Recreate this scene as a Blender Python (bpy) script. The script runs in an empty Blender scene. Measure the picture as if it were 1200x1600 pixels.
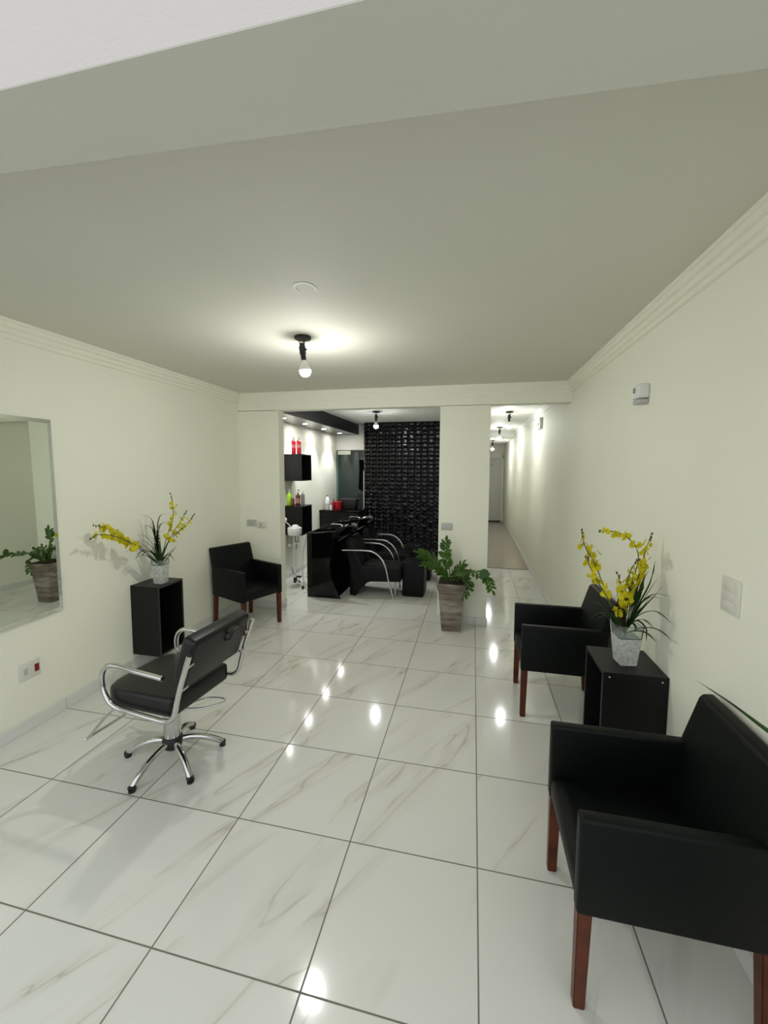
import bpy, bmesh, math, random
from mathutils import Vector, Matrix
R = math.radians
C = bpy.context.scene.collection
random.seed(7)

# ------------------------------------------------------------ materials
def new_mat(name):
    m = bpy.data.materials.new(name); m.use_nodes = True
    return m, m.node_tree, m.node_tree.nodes['Principled BSDF']
def bump(nt, b, src, strength, dist=.01):
    n = nt.nodes.new('ShaderNodeBump'); n.inputs['Strength'].default_value = strength
    n.inputs['Distance'].default_value = dist
    nt.links.new(src, n.inputs['Height']); nt.links.new(n.outputs[0], b.inputs['Normal'])
def mat(name, col, rough=.5, metal=0, spec=.5, coat=0, noise=0, nscale=30, bmp=0, bscale=200, trans=0, emit=None, estr=0, ior=1.45, coatr=.05, sheen=0):
    m, nt, b = new_mat(name)
    b.inputs['Base Color'].default_value = (*col, 1)
    b.inputs['Roughness'].default_value = rough; b.inputs['Metallic'].default_value = metal
    b.inputs['Specular IOR Level'].default_value = spec; b.inputs['Coat Weight'].default_value = coat
    b.inputs['Coat Roughness'].default_value = coatr
    b.inputs['Transmission Weight'].default_value = trans; b.inputs['IOR'].default_value = ior
    if emit: b.inputs['Emission Color'].default_value = (*emit, 1); b.inputs['Emission Strength'].default_value = estr
    tc = nt.nodes.new('ShaderNodeTexCoord')
    if noise:
        n = nt.nodes.new('ShaderNodeTexNoise'); n.inputs['Scale'].default_value = nscale; n.inputs['Detail'].default_value = 4
        nt.links.new(tc.outputs['Object'], n.inputs['Vector'])
        r = nt.nodes.new('ShaderNodeValToRGB')
        r.color_ramp.elements[0].position = .3; r.color_ramp.elements[1].position = .7
        r.color_ramp.elements[0].color = (*[c*(1-noise) for c in col], 1); r.color_ramp.elements[1].color = (*[min(1, c*(1+noise)) for c in col], 1)
        nt.links.new(n.outputs['Fac'], r.inputs[0]); nt.links.new(r.outputs[0], b.inputs['Base Color'])
    if bmp:
        n = nt.nodes.new('ShaderNodeTexNoise'); n.inputs['Scale'].default_value = bscale; n.inputs['Detail'].default_value = 3
        nt.links.new(tc.outputs['Object'], n.inputs['Vector']); bump(nt, b, n.outputs['Fac'], bmp, .004)
    return m

def math_node(nt, op, a=None, b=None, va=0, vb=0, clamp=False):
    n = nt.nodes.new('ShaderNodeMath'); n.operation = op; n.use_clamp = clamp
    n.inputs[0].default_value = va; n.inputs[1].default_value = vb
    if a is not None: nt.links.new(a, n.inputs[0])
    if b is not None: nt.links.new(b, n.inputs[1])
    return n.outputs[0]

def tile_mat(name, px, py, ox, oy, base, vein, grout, gw=.0031, rough=.095, veins=True, grouty=True):
    """marble look porcelain slabs px by py metres with thin joints"""
    m, nt, b = new_mat(name)
    g = nt.nodes.new('ShaderNodeNewGeometry'); s = nt.nodes.new('ShaderNodeSeparateXYZ')
    nt.links.new(g.outputs['Position'], s.inputs[0])
    def axis(o, off, per):
        v = math_node(nt, 'DIVIDE', math_node(nt, 'SUBTRACT', o, None, vb=off), None, vb=per)
        fl = math_node(nt, 'FLOOR', v)
        fr = math_node(nt, 'SUBTRACT', v, fl)
        d = math_node(nt, 'MINIMUM', fr, math_node(nt, 'SUBTRACT', None, fr, va=1))
        d = math_node(nt, 'MULTIPLY', d, None, vb=per)
        return fl, d
    fx, dx = axis(s.outputs['X'], ox, px); fy, dy = axis(s.outputs['Y'], oy, py)
    d = math_node(nt, 'MINIMUM', dx, dy)
    gm = nt.nodes.new('ShaderNodeMapRange'); gm.inputs['From Min'].default_value = gw*.6; gm.inputs['From Max'].default_value = gw*1.3
    nt.links.new(d, gm.inputs['Value'])           # 0 in joint, 1 on tile
    cell = nt.nodes.new('ShaderNodeCombineXYZ'); nt.links.new(fx, cell.inputs[0]); nt.links.new(fy, cell.inputs[1])
    wn = nt.nodes.new('ShaderNodeTexWhiteNoise'); wn.noise_dimensions = '3D'; nt.links.new(cell.outputs[0], wn.inputs['Vector'])
    sc = nt.nodes.new('ShaderNodeVectorMath'); sc.operation = 'SCALE'; sc.inputs['Scale'].default_value = 23
    nt.links.new(wn.outputs['Color'], sc.inputs[0])
    # rotate so the long axis of the veins runs diagonally, then squash
    mp = nt.nodes.new('ShaderNodeMapping'); mp.vector_type = 'POINT'
    mp.inputs['Rotation'].default_value = (0, 0, R(-63)); mp.inputs['Scale'].default_value = (1, 1, 1)
    nt.links.new(g.outputs['Position'], mp.inputs['Vector'])
    mp2 = nt.nodes.new('ShaderNodeMapping'); mp2.inputs['Scale'].default_value = (.62, 3.4, 1)
    nt.links.new(mp.outputs[0], mp2.inputs['Vector'])
    ad = nt.nodes.new('ShaderNodeVectorMath'); ad.operation = 'ADD'
    nt.links.new(mp2.outputs[0], ad.inputs[0]); nt.links.new(sc.outputs[0], ad.inputs[1])
    n1 = nt.nodes.new('ShaderNodeTexNoise'); n1.inputs['Scale'].default_value = .62; n1.inputs['Detail'].default_value = 4
    n1.inputs['Roughness'].default_value = .55; n1.inputs['Distortion'].default_value = .5
    nt.links.new(ad.outputs[0], n1.inputs['Vector'])
    v = math_node(nt, 'ABSOLUTE', math_node(nt, 'SUBTRACT', n1.outputs['Fac'], None, vb=.5))
    def mr(src, a, b2, lo, hi):
        q = nt.nodes.new('ShaderNodeMapRange'); q.inputs['From Min'].default_value = a; q.inputs['From Max'].default_value = b2
        q.inputs['To Min'].default_value = lo; q.inputs['To Max'].default_value = hi; nt.links.new(src, q.inputs['Value']); return q.outputs[0]
    thin = mr(v, 0, .0085, 1, 0); soft = mr(v, 0, .05, .34, 0)
    n2 = nt.nodes.new('ShaderNodeTexNoise'); n2.inputs['Scale'].default_value = 2.2; n2.inputs['Detail'].default_value = 3
    nt.links.new(ad.outputs[0], n2.inputs['Vector'])
    mk = mr(n2.outputs['Fac'], .40, .56, 0, 1)
    vv = math_node(nt, 'MULTIPLY', math_node(nt, 'MAXIMUM', thin, soft), mk, clamp=True)
    vv = math_node(nt, 'MULTIPLY', vv, None, vb=.72 if veins else 0)
    mx = nt.nodes.new('ShaderNodeMixRGB'); mx.inputs[1].default_value = (*base, 1); mx.inputs[2].default_value = (*vein, 1); nt.links.new(vv, mx.inputs[0])
    mg = nt.nodes.new('ShaderNodeMixRGB'); mg.inputs[1].default_value = (*grout, 1)
    nt.links.new(gm.outputs[0], mg.inputs[0]); nt.links.new(mx.outputs[0], mg.inputs[2])
    nt.links.new(mg.outputs[0], b.inputs['Base Color'])
    rr = nt.nodes.new('ShaderNodeMapRange'); rr.inputs['To Min'].default_value = .7; rr.inputs['To Max'].default_value = rough
    nt.links.new(gm.outputs[0], rr.inputs['Value']); nt.links.new(rr.outputs[0], b.inputs['Roughness'])
    # slight waviness of the glaze + recessed joints
    wv = nt.nodes.new('ShaderNodeTexNoise'); wv.inputs['Scale'].default_value = 60; wv.inputs['Detail'].default_value = 1
    nt.links.new(g.outputs['Position'], wv.inputs['Vector'])
    h = math_node(nt, 'ADD', math_node(nt, 'MULTIPLY', wv.outputs['Fac'], None, vb=.06), gm.outputs[0])
    bump(nt, b, h, .35, .0015)
    b.inputs['Specular IOR Level'].default_value = .5
    return m

M = {}
M['tile'] = tile_mat('marble_tile', .6, .5817, 0.0, -.022, (.70, .698, .638), (.40, .355, .27), (.16, .145, .115))
M['beige'] = tile_mat('beige_tile', 4.0, .9, .1, 6.36, (.42, .36, .29), (.3, .27, .2), (.2, .16, .12), veins=False, rough=.12)
M['skirt'] = tile_mat('skirting_tile', .6, .5817, 0.0, -.03, (.72, .73, .68), (.5, .48, .39), (.30, .29, .25), rough=.12, gw=.0015)
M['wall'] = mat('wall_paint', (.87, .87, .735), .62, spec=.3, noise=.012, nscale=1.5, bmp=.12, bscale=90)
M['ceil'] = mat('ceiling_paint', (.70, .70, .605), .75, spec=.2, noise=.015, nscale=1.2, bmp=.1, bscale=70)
M['outpaint'] = mat('facade_paint', (.60, .565, .535), .8, spec=.2, bmp=.3, bscale=120)
M['backwall'] = mat('white_wall_paint', (.82, .82, .77), .6, spec=.3, noise=.01, nscale=2, bmp=.1, bscale=90)
M['vinyl'] = mat('black_vinyl', (.002, .0035, .0029), .48, spec=.22, noise=.12, nscale=14, bmp=.22, bscale=260)
M['vinyl2'] = mat('styling_chair_vinyl', (.0065, .0065, .006), .36, spec=.42, bmp=.15, bscale=320)
M['wood'] = mat('cherry_wood', (.088, .019, .006), .35, spec=.35, noise=.35, nscale=12)
M['chrome'] = mat('chrome', (.60, .60, .59), .09, metal=1)
M['blackwood'] = mat('black_laminate', (.0055, .006, .0055), .40, spec=.32, noise=.15, nscale=40, bmp=.08, bscale=150)
M['edge'] = mat('black_edge_band', (.02, .021, .02), .5)
M['blackgloss'] = mat('black_gloss', (.0025, .0025, .0025), .07, spec=.4)
M['blacktile'] = mat('black_3d_tile', (.0012, .0014, .002), .20, spec=.42)
M['pelmet'] = mat('black_pelmet', (.008, .008, .009), .45, spec=.35)
M['pelmet_under'] = mat('pelmet_underside', (.05, .05, .055), .22, spec=.5)
M['plastic'] = mat('white_plastic', (.78, .78, .76), .35)
M['plaster'] = mat('bare_plaster', (.93, .93, .88), .8)
M['greyplastic'] = mat('grey_plastic', (.50, .50, .465), .4)
M['beigeplastic'] = mat('cream_plastic', (.70, .69, .60), .4)
M['blackplastic'] = mat('black_plastic', (.012, .012, .012), .4)
M['redmodule'] = mat('dark_red_plastic', (.22, .008, .01), .4)
M['redplastic'] = mat('red_plastic', (.42, .012, .02), .3)
M['redbottle'] = mat('red_bottle', (.85, .03, .06), .25)
M['pink'] = mat('pink_label', (.8, .25, .3), .4)
M['green'] = mat('green_bottle', (.32, .62, .02), .2, coat=.3)
M['brown'] = mat('brown_bottle', (.13, .035, .025), .15, coat=.5)
M['labelbrown'] = mat('bottle_label', (.34, .17, .13), .5)
M['mirror'] = mat('mirror_silver', (.80, .85, .78), .0, metal=1)
M['glassedge'] = mat('bevelled_glass', (.62, .68, .62), .08, metal=1)
M['darkglass'] = mat('tinted_glass', (.10, .14, .12), .03, trans=.75, ior=1.45)
M['greenedge'] = mat('green_glass_edge', (.15, .32, .24), .2)
M['concrete'] = mat('pavement', (.42, .41, .39), .8, noise=.15, nscale=8)
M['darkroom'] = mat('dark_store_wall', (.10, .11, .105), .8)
M['door'] = mat('white_door', (.66, .67, .61), .5)
M['bulb'] = mat('bulb_glow', (1, 1, 1), .4, emit=(1.0, 1.0, .97), estr=470)
M['bulb_dim'] = mat('dimmer_bulb_glow', (1, 1, 1), .4, emit=(.97, .99, 1.0), estr=235)
M['spot'] = mat('downlight_glow', (1, 1, 1), .4, emit=(1, .98, .95), estr=160)
M['soil'] = mat('soil', (.02, .014, .01), .9, noise=.4, nscale=60, bmp=.6, bscale=80)
M['zzleaf'] = mat('glossy_leaf', (.075, .18, .018), .28, spec=.5, noise=.35, nscale=9, coat=.2)
M['zzstem'] = mat('leaf_stem', (.07, .13, .035), .4)
M['grass'] = mat('strap_leaf', (.055, .13, .035), .4, noise=.4, nscale=14)
M['darkleaf'] = mat('dark_leaf', (.018, .045, .018), .45, noise=.4, nscale=14)
M['stem'] = mat('spray_stem', (.06, .075, .03), .5)
M['petal'] = mat('yellow_petal', (.86, .78, .015), .5, noise=.12, nscale=30)
M['bud'] = mat('dark_bud', (.10, .07, .02), .5)
M['redflower'] = mat('dusky_red_flower', (.22, .02, .04), .6, noise=.3, nscale=60)

def pot_mat():
    m, nt, b = new_mat('weathered_wood_pot')
    tc = nt.nodes.new('ShaderNodeTexCoord'); mp = nt.nodes.new('ShaderNodeMapping'); mp.inputs['Scale'].default_value = (2.2, 2.2, 9)
    nt.links.new(tc.outputs['Object'], mp.inputs[0])
    n = nt.nodes.new('ShaderNodeTexNoise'); n.inputs['Scale'].default_value = 2.2; n.inputs['Detail'].default_value = 6; n.inputs['Distortion'].default_value = .4
    nt.links.new(mp.outputs[0], n.inputs[0]); r = nt.nodes.new('ShaderNodeValToRGB')
    e = r.color_ramp.elements; e[0].position = .3; e[0].color = (.09, .062, .04, 1); e[1].position = .72; e[1].color = (.36, .34, .29, 1)
    k = r.color_ramp.elements.new(.5); k.color = (.205, .17, .13, 1)
    nt.links.new(n.outputs['Fac'], r.inputs[0]); nt.links.new(r.outputs[0], b.inputs['Base Color'])
    b.inputs['Roughness'].default_value = .75; bump(nt, b, n.outputs['Fac'], .3, .004)
    return m
M['pot'] = pot_mat()
def vase_mat():
    m, nt, b = new_mat('crackled_glass_vase')
    tc = nt.nodes.new('ShaderNodeTexCoord'); v = nt.nodes.new('ShaderNodeTexNoise'); v.inputs['Scale'].default_value = 55; v.inputs['Detail'].default_value = 4
    v.inputs['Distortion'].default_value = 1.2
    nt.links.new(tc.outputs['Object'], v.inputs['Vector']); r = nt.nodes.new('ShaderNodeValToRGB')
    r.color_ramp.elements[0].position = .38; r.color_ramp.elements[0].color = (.50, .52, .47, 1)
    r.color_ramp.elements[1].position = .56; r.color_ramp.elements[1].color = (.76, .78, .74, 1)
    nt.links.new(v.outputs['Fac'], r.inputs[0]); nt.links.new(r.outputs[0], b.inputs['Base Color'])
    b.inputs['Roughness'].default_value = .18; b.inputs['Transmission Weight'].default_value = .35; b.inputs['IOR'].default_value = 1.3
    bump(nt, b, v.outputs['Fac'], .5, .003)
    return m
M['vase'] = vase_mat()
M['clearglass'] = mat('clear_glass', (.85, .9, .87), .06, trans=.92, ior=1.3)

# ------------------------------------------------------------ mesh builder
class B:
    def __init__(s): s.bm = bmesh.new()
    def merge(s, o, mi=0):
        me = bpy.data.meshes.new('t'); o.to_mesh(me); o.free()
        n = len(s.bm.faces); s.bm.from_mesh(me); bpy.data.meshes.remove(me)
        s.bm.faces.ensure_lookup_table()
        for f in s.bm.faces[n:]: f.material_index = mi
        return s
    def box(s, x0, y0, z0, x1, y1, z1, bev=0, seg=2, mi=0, M4=None):
        o = bmesh.new(); bmesh.ops.create_cube(o, size=1)
        bmesh.ops.scale(o, vec=(abs(x1-x0), abs(y1-y0), abs(z1-z0)), verts=o.verts)
        bmesh.ops.translate(o, vec=((x0+x1)/2, (y0+y1)/2, (z0+z1)/2), verts=o.verts)
        if bev: bmesh.ops.bevel(o, geom=o.edges[:], offset=bev, segments=seg, affect='EDGES', profile=.5)
        if M4: bmesh.ops.transform(o, matrix=M4, verts=o.verts)
        return s.merge(o, mi)
    def frus(s, c, w0, w1, z0, z1, bev=0, d0=None, d1=None, mi=0):
        o = bmesh.new(); d0 = d0 or w0; d1 = d1 or w1
        vs = [o.verts.new((c[0]+sx*w/2, c[1]+sy*d/2, z)) for (w, d, z) in ((w0, d0, z0), (w1, d1, z1)) for sx, sy in ((-1, -1), (1, -1), (1, 1), (-1, 1))]
        for f in ((3, 2, 1, 0), (4, 5, 6, 7), (0, 1, 5, 4), (1, 2, 6, 5), (2, 3, 7, 6), (3, 0, 4, 7)): o.faces.new([vs[i] for i in f])
        if bev: bmesh.ops.bevel(o, geom=o.edges[:], offset=bev, segments=2, affect='EDGES', profile=.5)
        return s.merge(o, mi)
    def prism(s, prof, a0, a1, axis='y', bev=0, seg=2, mi=0):
        """prof: list of (u,w): axis y -> (x,z); axis x -> (y,z); axis z -> (x,y)"""
        o = bmesh.new()
        def P(u, w, a): return {'y': (u, a, w), 'x': (a, u, w), 'z': (u, w, a)}[axis]
        A = [o.verts.new(P(u, w, a0)) for u, w in prof]; Bv = [o.verts.new(P(u, w, a1)) for u, w in prof]
        o.faces.new(A); o.faces.new(Bv[::-1]); n = len(prof)
        for i in range(n): o.faces.new((A[i], Bv[i], Bv[(i+1) % n], A[(i+1) % n]))
        bmesh.ops.recalc_face_normals(o, faces=o.faces)
        if bev: bmesh.ops.bevel(o, geom=o.edges[:], offset=bev, segments=seg, affect='EDGES', profile=.5)
        return s.merge(o, mi)
    def tube(s, pts, r, n=12, mi=0, smooth=0, cap=True, flat=1):
        pts = [Vector(p) for p in pts]
        rs = r if isinstance(r, (list, tuple)) else [r]*len(pts)
        if smooth:
            P, Q = [], []
            ext = [2*pts[0]-pts[1]]+pts+[2*pts[-1]-pts[-2]]
            for i in range(len(pts)-1):
                p0, p1, p2, p3 = ext[i:i+4]
                for k in range(smooth):
                    t = k/smooth
                    P.append(.5*((2*p1)+(-p0+p2)*t+(2*p0-5*p1+4*p2-p3)*t*t+(-p0+3*p1-3*p2+p3)*t**3)); Q.append(rs[i]*(1-t)+rs[i+1]*t)
            P.append(pts[-1]); Q.append(rs[-1]); pts, rs = P, Q
        o = bmesh.new(); rings = []; nrm = None
        for i, p in enumerate(pts):
            d = (pts[min(i+1, len(pts)-1)]-pts[max(i-1, 0)]).normalized()
            if nrm is None:
                nrm = d.cross(Vector((0, 0, 1)));
                if nrm.length < .1: nrm = d.cross(Vector((0, 1, 0)))
                nrm.normalize()
            nrm = (nrm-d*nrm.dot(d)).normalized(); b2 = d.cross(nrm)
            rings.append([o.verts.new(p+(nrm*math.cos(a)+b2*math.sin(a)*flat)*rs[i]) for a in [2*math.pi*k/n for k in range(n)]])
        for A, Bv in zip(rings, rings[1:]):
            for k in range(n): o.faces.new((A[k], A[(k+1) % n], Bv[(k+1) % n], Bv[k]))
        if cap: o.faces.new(rings[0][::-1]); o.faces.new(rings[-1])
        bmesh.ops.recalc_face_normals(o, faces=o.faces)
        return s.merge(o, mi)
    def lathe(s, prof, c=(0, 0, 0), n=24, mi=0, M4=None):
        o = bmesh.new(); rings = []
        for r, z in prof:
            rings.append([o.verts.new((r*math.cos(2*math.pi*k/n), r*math.sin(2*math.pi*k/n), z)) for k in range(n)])
        for A, Bv in zip(rings, rings[1:]):
            for k in range(n): o.faces.new((A[k], A[(k+1) % n], Bv[(k+1) % n], Bv[k]))
        o.faces.new(rings[0][::-1]); o.faces.new(rings[-1])
        if M4: bmesh.ops.transform(o, matrix=M4, verts=o.verts)
        bmesh.ops.translate(o, vec=c, verts=o.verts)
        bmesh.ops.recalc_face_normals(o, faces=o.faces)
        return s.merge(o, mi)
    def leaf(s, base, d, up, L, W, curve=.15, fold=.12, n=6, mi=0, shape='ovate', thick=.0):
        """leaf blade starting at base along d, upper side up; real fold and droop"""
        d = Vector(d).normalized(); up = Vector(up); side = d.cross(up)
        if side.length < .05: side = d.cross(Vector((1, 0, 0)))
        side.normalize(); up = side.cross(d)
        o = bmesh.new(); rows = []
        for i in range(n+1):
            t = i/n
            w = W/2*{'ovate': math.sin(math.pi*min(1, t*.92+.06))**.75, 'strap': (1-t)**.6*min(1, t*6+.5), 'round': math.sin(math.pi*min(.995, t*.98+.01))**.5}[shape]
            c = Vector(base)+d*L*t-up*curve*L*t*t
            rows.append([o.verts.new(c+side*w+up*fold*w), o.verts.new(c), o.verts.new(c-side*w+up*fold*w)])
        for A, Bv in zip(rows, rows[1:]):
            for k in range(2): o.faces.new((A[k], A[k+1], Bv[k+1], Bv[k]))
        bmesh.ops.solidify(o, geom=o.faces[:], thickness=.0012)
        return s.merge(o, mi)
    def strap(s, pts, w, mi=0, smooth=6, up=(0, 0, 1)):
        P = [Vector(p) for p in pts]; ext = [2*P[0]-P[1]]+P+[2*P[-1]-P[-2]]; Q = []
        for i in range(len(P)-1):
            p0, p1, p2, p3 = ext[i:i+4]
            for k in range(smooth):
                t = k/smooth; Q.append(.5*((2*p1)+(-p0+p2)*t+(2*p0-5*p1+4*p2-p3)*t*t+(-p0+3*p1-3*p2+p3)*t**3))
        Q.append(P[-1]); o = bmesh.new(); rows = []; N = len(Q)-1
        for i, c in enumerate(Q):
            d = (Q[min(i+1, N)]-Q[max(i-1, 0)]).normalized(); sd = d.cross(Vector(up))
            if sd.length < .1: sd = Vector((1, 0, 0))
            sd.normalize(); u2 = sd.cross(d); t = i/N; ww = w/2*max(.04, min(1, .45+t*2)*(1-t**2.2))
            rows.append([o.verts.new(c+sd*ww+u2*ww*.35), o.verts.new(c), o.verts.new(c-sd*ww+u2*ww*.35)])
        for A, Bv in zip(rows, rows[1:]):
            for k in range(2): o.faces.new((A[k], A[k+1], Bv[k+1], Bv[k]))
        bmesh.ops.solidify(o, geom=o.faces[:], thickness=.001)
        return s.merge(o, mi)

def obj(name, b, m, parent=None, smooth=True, ang=38):
    me = bpy.data.meshes.new(name)
    if isinstance(b, B): b = b.bm
    b.normal_update(); b.to_mesh(me); b.free()
    for x in (m if isinstance(m, list) else [m]): me.materials.append(M[x])
    if smooth:
        for p in me.polygons: p.use_smooth = True
        me.set_sharp_from_angle(angle=R(ang))
    o = bpy.data.objects.new(name, me); C.objects.link(o)
    if parent: o.parent = parent
    return o
def tag(o, label=None, cat=None, group=None, kind=None):
    if label: o['label'] = label
    if cat: o['category'] = cat
    if group: o['group'] = group
    if kind: o['kind'] = kind
    return o
def thing(name, label, cat, loc=(0, 0, 0), rz=0, group=None):
    o = bpy.data.objects.new(name, None); C.objects.link(o); o.location = loc; o.rotation_euler = (0, 0, rz)
    o.empty_display_size = .05
    return tag(o, label, cat, group)
def one(name, b, m, label, cat, loc=(0, 0, 0), rz=0, group=None):
    o = obj(name, b, m); o.location = loc; o.rotation_euler = (0, 0, rz)
    return tag(o, label, cat, group)
def struct(name, b, m, parent=None, smooth=False, label=None):
    o = obj(name, b, m, parent, smooth)
    if not parent: o['kind'] = 'structure'
    if label: o['label'] = label
    return o
def copy_tree(o, parent=None):
    c = o.copy(); C.objects.link(c); c.parent = parent
    for ch in list(o.children): copy_tree(ch, c)
    return c

# ------------------------------------------------------------ the setting
XL, XR, YB, ZC = -3.0, .95, 3.52, 2.738       # left wall, right wall, back partition face, ceiling
YR = 7.34                                      # rear of wash area
struct('floor_outside', B().box(-7, -6.0, -.12, 5, -.47, -.003), 'concrete', label='grey pavement outside the entrance')
struct('floor', B().box(-4.2, -.47, -.10, 1.1, 6.36, 0), 'tile', label='white marble look tiled floor with beige veins')
struct('floor_hallway', B().box(.06, 6.36, -.10, 1.1, 13.4, 0), 'beige', label='polished beige hallway floor')
struct('trim_1', B().box(.12, 6.345, 0, .94, 6.37, .004), 'edge', label='dark strip where hallway floor begins')
struct('floor_store', B().box(-4.2, 6.36, -.10, .06, 9.4, 0), 'tile')
struct('wall_left', B().box(XL-.15, -.25, 0, XL, YR+.1, 3.1), 'wall', label='white painted wall with mirror')
struct('wall_right', B().box(XR, -.25, 0, XR+.15, 13.4, 3.1), 'wall', label='white painted wall behind the armchairs')
# partition with two openings
pb = B()
pb.box(XL, YB, 0, -2.44, YB+.14, 2.52); pb.box(-.44, YB, 0, .12, YB+.14, 2.51)
pb.box(XL, YB, 2.515, XR, YB+.14, 2.9)
struct('wall_back', pb, 'wall', label='white partition wall with two openings')
# ceiling: slab with cut header at the shop front
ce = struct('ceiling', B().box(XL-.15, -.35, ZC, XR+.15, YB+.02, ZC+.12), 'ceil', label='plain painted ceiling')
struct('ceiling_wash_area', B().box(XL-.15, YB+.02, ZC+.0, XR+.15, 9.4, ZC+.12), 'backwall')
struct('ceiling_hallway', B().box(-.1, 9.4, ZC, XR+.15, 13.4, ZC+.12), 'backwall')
# crescent of fresh plaster left by an old lamp
cb = bmesh.new(); cv0 = []; cv1 = []
for k in range(24):
    a = R(-215+k*11.5); w = .004+.016*math.sin(math.pi*k/23)**.7*(.7+.5*random.random())
    rr = .058+.004*random.random()
    for lst, q_ in ((cv0, rr), (cv1, rr-w)): lst.append(cb.verts.new((-.935+q_*math.cos(a), .865+1.15*q_*math.sin(a), ZC-.0015)))
for k in range(23): cb.faces.new((cv0[k], cv0[k+1], cv1[k+1], cv1[k]))
bmesh.ops.recalc_face_normals(cb, faces=cb.faces)
bmesh.ops.solidify(cb, geom=cb.faces[:], thickness=.001)
struct('plaster_mark', cb, 'plaster', ce, label='pale crescent shaped plaster mark')
# shop-front lintel over the entrance
lp = [(-4.2, -.475), (1.6, -.465), (1.6, -.135), (XL, -.375), (-4.2, -.46)]
struct('wall_front', B().prism(lp, 2.587, 3.15, 'z'), ['outpaint'], label='pale lintel above the shop entrance')
struct('trim_2', B().prism([(-4.0, -.474), (1.5, -.4645), (1.5, -.137), (-3.15, -.375)], 2.5855, 2.5875, 'z'), 'ceil', label='painted underside of the entrance lintel')
struct('wall_front_left', B().box(-4.2, -.45, 0, XL, -.2, 2.6), 'outpaint')
struct('wall_front_right', B().box(XR, -.45, 0, 1.6, -.2, 2.6), 'outpaint')
# cornices (stepped mouldings)
def cornice(name, run, prof):
    struct(name, run(prof), 'wall', smooth=False, label='stepped white cornice moulding')
cp = [(0, 0), (.055, 0), (.055, -.018), (.045, -.022), (.045, -.05), (.030, -.056), (.030, -.085), (.016, -.092), (.016, -.118), (0, -.124)]
for nm, s, x in (('trim_3', 1, XL), ('trim_4', -1, XR)):
    struct(nm, B().prism([(x+s*u, ZC+w) for u, w in cp], -.30, YB, 'y'), 'wall', label='stepped white cornice along side wall')
struct('trim_5', B().prism([(YB-u*.3, ZC+w) for u, w in cp], XL, XR, 'x'), 'wall', label='stepped white cornice along the partition')
struct('trim_6', B().prism([(XR-u*.6, ZC+w*.8) for u, w in cp], YB+.14, 9.55, 'y'), 'backwall', label='cornice along the hallway wall')
# hallway
struct('wall_hallway', B().box(0.0, YB+.14, 0, .12, 13.4, 3.0), 'backwall')
struct('wall_hallway_end', B().box(.0, 13.15, 0, XR+.15, 13.3, 3.0), 'wall')
struct('trim_7', B().box(.12, 9.55, 2.60, XR, 13.15, 2.75), 'backwall', label='lowered ceiling at the end of the hallway')
d = struct('door_1', B().box(.28, 13.11, .045, .88, 13.15, 2.19, .003), 'door', label='white door at the end of the hallway')
struct('door_sign', B().box(.46, 13.10, 1.92, .62, 13.11, 1.95), 'greyplastic', d)
struct('door_frame', B().box(.22, 13.10, 0, .28, 13.15, 2.27).box(.88, 13.10, 0, .93, 13.15, 2.27).box(.22, 13.10, 2.19, .93, 13.15, 2.27), 'wall', d)
struct('door_gap_shade', B().box(.28, 13.09, 0.001, .88, 13.149, .045), 'blackplastic', d)  # black strip standing in for the shaded gap under the door
# wash area
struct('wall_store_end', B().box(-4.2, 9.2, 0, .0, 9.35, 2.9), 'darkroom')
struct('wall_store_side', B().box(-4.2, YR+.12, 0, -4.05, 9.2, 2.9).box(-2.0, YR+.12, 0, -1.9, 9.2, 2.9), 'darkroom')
struct('wall_rear', B().box(XL, YR, 2.2, -2.2, YR+.12, 2.9).box(-2.2, YR, 0, 0.0, YR+.12, 2.9).box(-4.2, YR, 0, XL, YR+.12, 2.9), 'backwall', label='white wall above the glass door')
# relief tile wall
YT = 6.93; x0, x1 = -2.265, -.01; nx = int((x1-x0)/.128); nz = 32
rb = bmesh.new(); cw = (x1-x0)/nx; chh = ZC/nz; S = 6
for i in range(nx):
    for j in range(nz):
        kind = (i+j) % 2; amp = .013 + .004*random.random(); tilt = (random.random()-.5)*.005; tl2 = (random.random()-.5)*.006
        g = [[None]*(S+1) for _ in range(S+1)]
        for a in range(S+1):
            for c in range(S+1):
                u, w = a/S, c/S
                h = amp*(max(0, math.sin(math.pi*u))**.22 if kind else max(0, math.sin(math.pi*w))**.22)
                ed = min(u, 1-u, w, 1-w)
                h = h*(.25+.75*min(1, ed*6)) + tilt*(u-.5)*2 + tl2*(w-.5)*2
                if ed <= 0: h = -.002
                g[a][c] = rb.verts.new((x0+(i+u)*cw, YT-h, (j+w)*chh))
        for a in range(S):
            for c in range(S): rb.faces.new((g[a][c], g[a+1][c], g[a+1][c+1], g[a][c+1]))
bb = B().box(x0, YT+.003, 0, x1, YR-.0, ZC); bb.merge(rb)
struct('wall_relief', bb, 'blacktile', smooth=True, label='black basket weave relief tile wall')
struct('trim_8', B().box(x0-.012, YT+.0, 0, x0, YT+.02, 1.75), 'plastic', label='thin white edge strip on black tile wall')
# glass door to the dark store
gd = struct('door_2', B().box(XL+.02, YR+.03, .02, -2.28, YR+.045, 2.19), 'darkglass', label='dark tinted glass door')
struct('glass_edge', B().box(XL+.005, YR+.025, .02, XL+.022, YR+.05, 2.19), 'greenedge', gd)
struct('door_patch', B().box(XL+.03, YR+.0, 2.10, XL+.32, YR+.06, 2.185, .004), 'beigeplastic', gd, label='pale metal patch fitting')
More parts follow.
